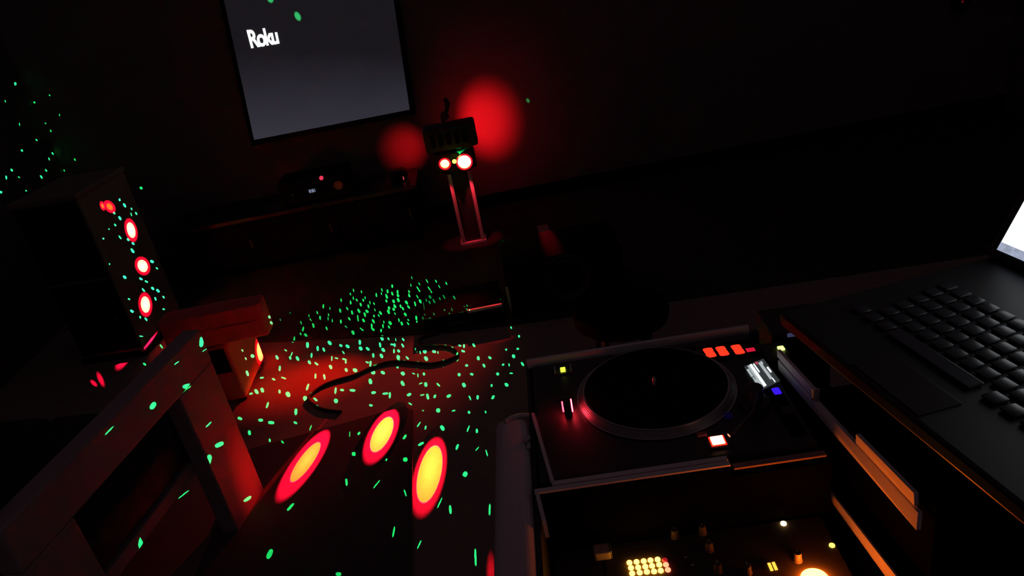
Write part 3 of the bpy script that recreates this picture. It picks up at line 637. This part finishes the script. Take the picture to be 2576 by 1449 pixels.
# ---- the laser: a point of green light behind a pierced dome; every hole throws one dot
def sc_(org, s, lst): return [(org[0] + t[0] / s, org[1] + t[1] / s, t[2], t[3] / s, t[4] / s) for t in lst]
DOTS = []
DOTS += sc_((600, 840), 8.523, [(335,75,75,120,40),(465,35,65,100,45),(300,475,35,90,70),(190,845,70,130,55),(500,940,-10,90,40),(750,972,25,90,40),(385,1235,55,120,70),(510,1205,70,110,70),(270,1280,-15,80,40),(1195,105,92,110,40),(1440,25,50,90,55),(1478,240,90,130,60),(1697,313,90,110,50),(1828,337,68,100,45),(1955,195,50,110,65),(2195,250,35,70,50),(2340,268,40,100,60),(825,503,68,105,55),(1110,515,75,80,45),(1265,527,60,115,60),(1565,460,95,110,40),(1520,610,60,95,55),(1670,640,40,100,40),(885,740,97,120,45),(1975,710,60,100,60),(2300,605,90,60,35),(2270,545,20,110,35),(2310,772,60,90,55),(2500,780,35,110,75),(1650,905,95,110,40),(1840,920,80,120,45),(1480,1140,108,160,45),(880,1238,80,85,50),(1060,1295,55,130,90),(1430,1385,70,110,90),(1650,1405,40,110,50),(2080,1215,95,150,45),(2220,1203,10,90,50),(2445,1210,3,130,55),(2090,1435,60,100,85),(2000,525,92,110,28),(2100,520,20,80,28),(2250,400,55,90,24),(1140,430,110,100,22),(1010,350,40,70,25),(85,355,50,60,28),(155,530,60,70,28),(965,945,20,120,28)])
DOTS += sc_((880, 840), 8.523, [(420,68,58,110,60),(690,100,60,95,60),(215,180,85,110,50),(232,312,50,95,65),(385,320,40,100,50),(650,235,78,110,45),(718,345,45,100,65),(910,228,8,90,35),(962,240,85,80,40),(1135,250,60,95,40),(1145,120,55,85,35),(1155,20,45,90,60),(1310,20,40,95,60),(830,105,55,70,26),(985,128,85,60,22),(503,460,85,95,45),(680,472,55,105,60),(948,372,88,100,32),(1047,365,50,75,50),(1607,378,50,90,80),(1808,380,15,90,55),(1635,530,60,110,70),(1038,503,75,100,70),(1232,515,50,90,40),(442,640,93,130,45),(372,608,15,80,30),(1020,685,82,120,50),(1137,680,5,60,45),(1333,672,10,65,50),(1440,700,92,100,28),(1673,712,65,70,30),(1770,690,0,45,45),(2000,690,30,45,35),(2290,535,58,105,60),(2505,678,0,60,50),(498,820,50,110,85),(708,830,30,105,60),(1137,850,45,95,75),(1590,862,80,65,50),(2343,872,80,75,60),(440,1018,75,125,75),(1132,1062,60,125,65),(1628,1085,85,105,65),(1898,1090,45,100,35),(2448,1097,62,105,70),(512,1258,-8,105,60),(760,1278,-4,130,50),(858,1315,92,140,45),(1272,1302,-25,105,60),(1670,1345,78,135,55),(1822,1338,-65,85,50),(2123,1332,-30,105,60),(1990,135,0,50,50),(2050,240,65,130,30),(2200,285,0,42,42),(2358,250,20,65,40),(2447,260,88,90,40),(2430,370,20,85,40),(2180,150,45,60,24),(1480,260,75,70,22),(1510,400,75,70,22),(1890,400,80,60,20),(1365,850,25,70,22),(1460,890,85,90,18),(1520,1060,-25,90,20),(1550,1310,-15,100,22)])
DOTS += sc_((1160, 820), 8.523, [(183,190,70,60,45),(110,212,90,40,30),(182,300,65,80,55),(272,410,62,100,45),(370,692,80,90,60),(618,682,38,80,45),(120,847,0,60,45),(490,850,60,90,40),(228,1035,15,75,50),(655,1275,-75,65,40),(783,1030,80,65,60),(972,1260,45,95,65),(1075,1015,5,70,28),(900,830,-30,50,45),(1030,835,85,70,26),(1315,815,55,100,45),(1125,650,70,85,60),(967,510,80,45,35),(1213,490,15,55,40),(1405,342,60,80,38),(1243,222,80,60,40),(1467,205,50,60,30),(1065,30,50,70,35),(1940,160,80,60,42),(2157,270,60,60,25),(1728,452,-40,45,30),(2000,432,40,45,30),(2535,540,-40,50,30)])
DOTS += sc_((600, 680), 8.523, [(662,1003,65,75,48),(703,1125,50,85,40),(495,1262,50,100,55),(335,1215,70,70,45),(1605,1185,75,110,50),(1385,1260,102,110,40),(1330,1365,65,70,35),(1750,1018,85,95,38),(1818,770,92,100,38),(1690,910,65,80,30),(1340,1120,70,80,26),(1890,1245,68,90,34),(1510,975,85,60,22),(2180,865,80,100,42),(2200,640,80,85,30),(2330,820,58,80,35),(2405,690,82,90,38),(2435,905,78,95,45),(2400,510,80,60,28),(2465,430,80,70,26),(2462,600,85,80,26),(2375,1040,58,85,45),(2195,1100,88,100,38),(2455,1335,65,105,60),(1920,1040,85,80,22),(1960,820,90,70,20),(2010,1080,85,80,22),(1545,1060,55,70,20),(2305,1210,45,80,24),(1930,950,70,70,24),(1105,910,85,60,12),(895,1060,75,60,20)])
DOTS += sc_((860, 680), 8.523, [(405,735,72,85,42),(458,640,75,70,35),(570,770,75,90,38),(365,870,60,110,50),(540,880,50,90,55),(493,950,75,105,48),(345,1030,82,150,34),(465,1075,58,100,45),(675,1090,60,110,50),(690,980,80,60,40),(640,1190,85,110,40),(668,1265,40,90,55),(828,915,55,95,45),(1000,890,65,100,55),(1010,810,80,80,50),(960,560,70,110,50),(980,450,85,90,45),(955,660,65,70,45),(1110,665,70,90,55),(1135,770,60,100,55),(1110,835,65,70,50),(1195,460,85,80,42),(1205,540,60,80,52),(1210,640,65,100,55),(1385,690,60,100,50),(1430,785,55,90,45),(1360,945,60,90,52),(1310,820,65,80,40),(1445,540,70,90,42),(1440,455,65,60,35),(1660,440,60,60,35),(1625,380,58,80,28),(1680,665,65,100,50),(1570,720,75,110,38),(1615,560,60,90,26),(1890,570,58,85,50),(1810,640,75,80,30),(1880,690,60,80,36),(1975,660,60,110,36),(1870,390,55,110,24),(1920,470,60,80,20),(1825,230,55,100,24),(2020,235,60,80,24),(2090,350,60,80,18),(2190,570,62,110,28),(2100,610,65,80,26),(2240,280,65,70,26),(2410,585,58,100,34),(1720,940,55,80,45),(1735,1020,70,80,35),(1597,1020,82,100,40),(1610,1100,75,50,32),(1285,1140,62,90,50),(1225,1070,80,90,28),(1420,1145,50,80,30),(1425,1065,45,60,26),(1035,1130,55,100,60),(1010,1215,62,80,36),(882,1195,85,100,34),(840,1290,85,75,42),(425,1265,40,110,32),(1975,940,65,80,28),(2310,930,50,60,26),(2360,825,55,60,16),(740,530,82,100,32),(860,420,75,80,28),(850,500,70,60,26),(1080,340,80,80,40),(1080,500,70,90,40),(1260,770,80,80,36),(690,715,65,60,28),(320,640,65,80,30),(500,590,80,70,24),(600,690,75,80,22),(420,460,80,70,26),(710,850,75,70,24),(790,970,60,70,26),(1140,930,55,70,22),(1480,320,75,70,20),(1660,290,65,80,18),(1500,160,75,70,16),(900,1110,80,60,30)])
DOTS += sc_((600, 980), 8.523, [(620,335,108,145,45),(475,655,5,110,65),(700,708,5,140,70),(1230,478,95,145,65),(1220,712,30,90,45),(1600,508,-20,100,24),(235,925,80,110,60),(670,1090,85,80,40),(945,1125,50,85,42),(30,620,25,110,60),(1545,820,108,130,18),(2470,1380,0,90,90),(2385,960,92,130,16)])
DOTS += sc_((900, 960), 7.103, [(938,398,35,75,26),(235,425,15,65,45),(1437,515,0,75,75),(1987,550,60,55,45),(1167,518,0,30,22),(1710,520,-10,70,22),(2285,545,70,45,24),(1212,822,-80,80,30),(1090,765,-55,120,22),(1512,828,58,105,65),(2128,880,85,80,42),(840,988,-55,105,45),(1130,1112,-30,120,45),(1778,1165,-70,115,42),(850,1392,0,90,80),(512,1397,-70,55,30),(20,925,-50,70,40),(1975,840,-70,130,24),(2005,290,68,90,24),(2142,280,90,85,42),(2418,280,-60,80,40),(2305,1275,75,130,22),(2135,1200,-50,110,16)])
DOTS += sc_((0, 960), 2.963, [(1395,33,-15,75,32),(1140,180,-55,65,38),(1635,470,-25,75,35),(1845,875,-35,70,25),(1700,955,-55,170,20),(2165,935,-48,80,22),(1063,1185,-72,125,55),(2010,1285,-65,85,38),(815,365,-45,95,10),(1555,320,-45,60,12),(1370,840,-38,110,8)])
DOTS += [(507, 860, 95, 27, 11)]
DOTS += sc_((600, 960), 2.964, [(805,750,85,60,18),(1030,765,-52,85,10),(1157,1120,-80,85,15),(1690,690,-60,42,35),(1580,955,85,70,20),(1873,955,-88,90,14),(1767,1310,88,140,16),(1243,830,70,55,12),(1348,1215,-65,75,10),(745,1435,0,45,30),(1500,905,-65,90,9)])
DOTS += sc_((160, 440), 4.025, [(785,133,40,35,25),(567,252,70,28,18),(617,308,62,48,20),(688,343,60,28,12),(735,390,58,35,14),(513,387,50,28,16),(570,438,58,45,22),(523,507,55,28,14),(572,632,52,40,14),(653,655,50,34,20),(703,695,45,36,20),(698,768,58,55,22),(895,877,35,40,26),(945,945,50,30,14),(783,1053,30,40,20),(838,1080,30,38,16),(618,1035,40,42,26),(903,1150,40,38,24),(955,1173,42,42,24),(808,1165,50,45,16),(930,1255,65,40,16),(1012,1237,50,30,16),(662,1257,30,25,14),(692,1380,38,42,24),(1012,1360,10,25,14),(532,1278,45,28,14),(775,1440,70,25,16),(460,548,40,14,12),(403,645,40,20,16),(465,903,0,14,14),(833,515,60,30,12),(685,400,70,35,8)])
DOTS += sc_((160, 700), 4.025, [(835,415,55,40,18),(785,587,10,40,10),(980,495,35,35,12),(990,690,55,50,16),(820,870,45,42,20),(1145,858,-38,65,12),(1190,460,-60,50,10),(1425,730,-35,60,8),(1575,1030,-70,30,18),(1345,400,55,30,10),(582,415,80,40,8),(1155,605,70,30,14)])
DOTS += sc_((0, 150), 3.623, [(140,220,80,30,20),(313,390,50,22,14),(452,325,45,20,9),(48,378,70,22,8),(542,505,80,25,8),(178,590,80,25,7),(415,580,40,20,8),(463,650,70,26,9),(333,733,45,24,10),(480,855,55,28,12),(200,828,50,24,14),(448,905,70,26,10),(683,912,60,25,10),(107,1007,50,30,16),(58,1075,80,36,15),(377,1070,62,36,14),(420,1010,50,26,11),(585,1010,65,20,10),(173,1072,45,25,7),(518,1167,45,32,14),(238,1195,45,16,10),(8,1208,30,25,22),(350,1355,40,30,7)])
RD = .012
AX = Vector((-.45, -.85, -.25)).normalized()            # the way the dome faces
AXx = AX.cross(Vector((0, 0, 1))).normalized(); AXy = AXx.cross(AX)
def ster(d):
    d = d.normalized(); k = 1 + d.dot(AX); return Vector((d.dot(AXx) / k, d.dot(AXy) / k))
def inv_ster(p):
    q_ = p.x ** 2 + p.y ** 2; return (AX * (1 - q_) + AXx * 2 * p.x + AXy * 2 * p.y) / (1 + q_)
verts, faces, used, rej = [], [], 0, {}
HEX = [(1, 0), (.72, .8), (0, 1), (-.72, .8), (-1, 0), (-.72, -.8), (0, -1), (.72, -.8)]
for (x, y, ang, ln, wd) in DOTS:
    h_ = hit(x, y)
    if not h_: continue
    p, n, o = h_
    if (SRC_G - p).dot(n) * ((CAM - p).dot(n)) <= 0: rej[o.name] = rej.get(o.name, 0) + 1; continue
    if (p - SRC_G).normalized().dot(AX) < -.25: rej['back'] = rej.get('back', 0) + 1; continue
    ca, sa = math.cos(R(ang)), math.sin(R(ang)); poly = []; bad = False
    for a, b_ in HEX:
        qx, qy = x + a * ln / 2 * ca - b_ * wd / 2 * sa, y + a * ln / 2 * sa + b_ * wd / 2 * ca
        d = ray(qx, qy); den = d.dot(n)
        if abs(den) < 1e-4: bad = True; break
        w_ = CAM + d * ((p - CAM).dot(n) / den)
        if (w_ - p).length > .25: bad = True; break
        poly.append(ster(w_ - SRC_G))
    if bad: rej['flat'] = rej.get('flat', 0) + 1; continue
    if sum(poly[i].x * poly[(i + 1) % 8].y - poly[(i + 1) % 8].x * poly[i].y for i in range(8)) < 0: poly.reverse()
    faces.append(list(range(len(verts), len(verts) + len(poly)))); verts += poly; used += 1
nh = len(faces); nb = 64; rb = 7.0
faces.append(list(range(len(verts), len(verts) + nb))); verts += [Vector((rb * math.cos(2 * math.pi * k / nb), rb * math.sin(2 * math.pi * k / nb))) for k in range(nb)]
for ring in (.25, .5, .75, 1.0, 1.35, 2.0, 3.2):
    verts += [Vector((ring * math.cos(2 * math.pi * (k + .37) / 40), ring * math.sin(2 * math.pi * (k + .37) / 40))) for k in range(40)]
ov, oe, of, iv, ie, if_ = geometry.delaunay_2d_cdt(verts, [], faces, 0, 1e-9)
keep = [f for f, src in zip(of, if_) if not any(i < nh for i in src)]
me = bpy.data.meshes.new('laser_dome'); me.from_pydata([inv_ster(v) * RD for v in ov], [], [list(f) for f in keep])
me.materials.append(emit('laser_window', (.55, .9, .06), 4.0))
ldm = bpy.data.objects.new('laser_dome', me); COL.objects.link(ldm); ldm.parent = ef; ldm.location = SRC_G - EF
ldm['label'] = 'glowing green laser window'
MB().cyl((pG.x, -.087, pG.z), .006, .056, 16, 'y').build('laser_nozzle', M_black, ef)
gl = bpy.data.lights.new('laser', 'POINT'); go = bpy.data.objects.new('laser', gl); COL.objects.link(go); go.location = SRC_G
gl.shadow_soft_size = 0; gl.energy = 1; gl.use_nodes = True
nt = gl.node_tree; em = nt.nodes['Emission']; fo_ = nt.nodes.new('ShaderNodeLightFalloff'); fo_.inputs['Strength'].default_value = 1000.0
em.inputs['Color'].default_value = (.012, 1, .17, 1); nt.links.new(fo_.outputs['Constant'], em.inputs['Strength'])
# a second laser beside the photographer: three loose dots on the screen and back wall
for x, y, mj, mn, lv in ((680, -2, (683, 8), (688, -4), .30), (749, 41, (755, 53), (756, 38), .32), (1328, 253, (1331, 259), (1332, 251), .16)):
    s2 = Vector((-.9, -.4, 1.75))
    def onw(q): return ony(*q, YS if x < 1000 else YB)
    beam('stray_laser', s2, onw((x, y)), onw(mj), onw(mn), lv, soft=(.6, 1.1), tgt_n=Vector((0, 1, 0)), alb=.03 if x < 1000 else .15, col=(.05, 1, .26))
print('laser dots', used, 'of', len(DOTS), rej, len(keep))
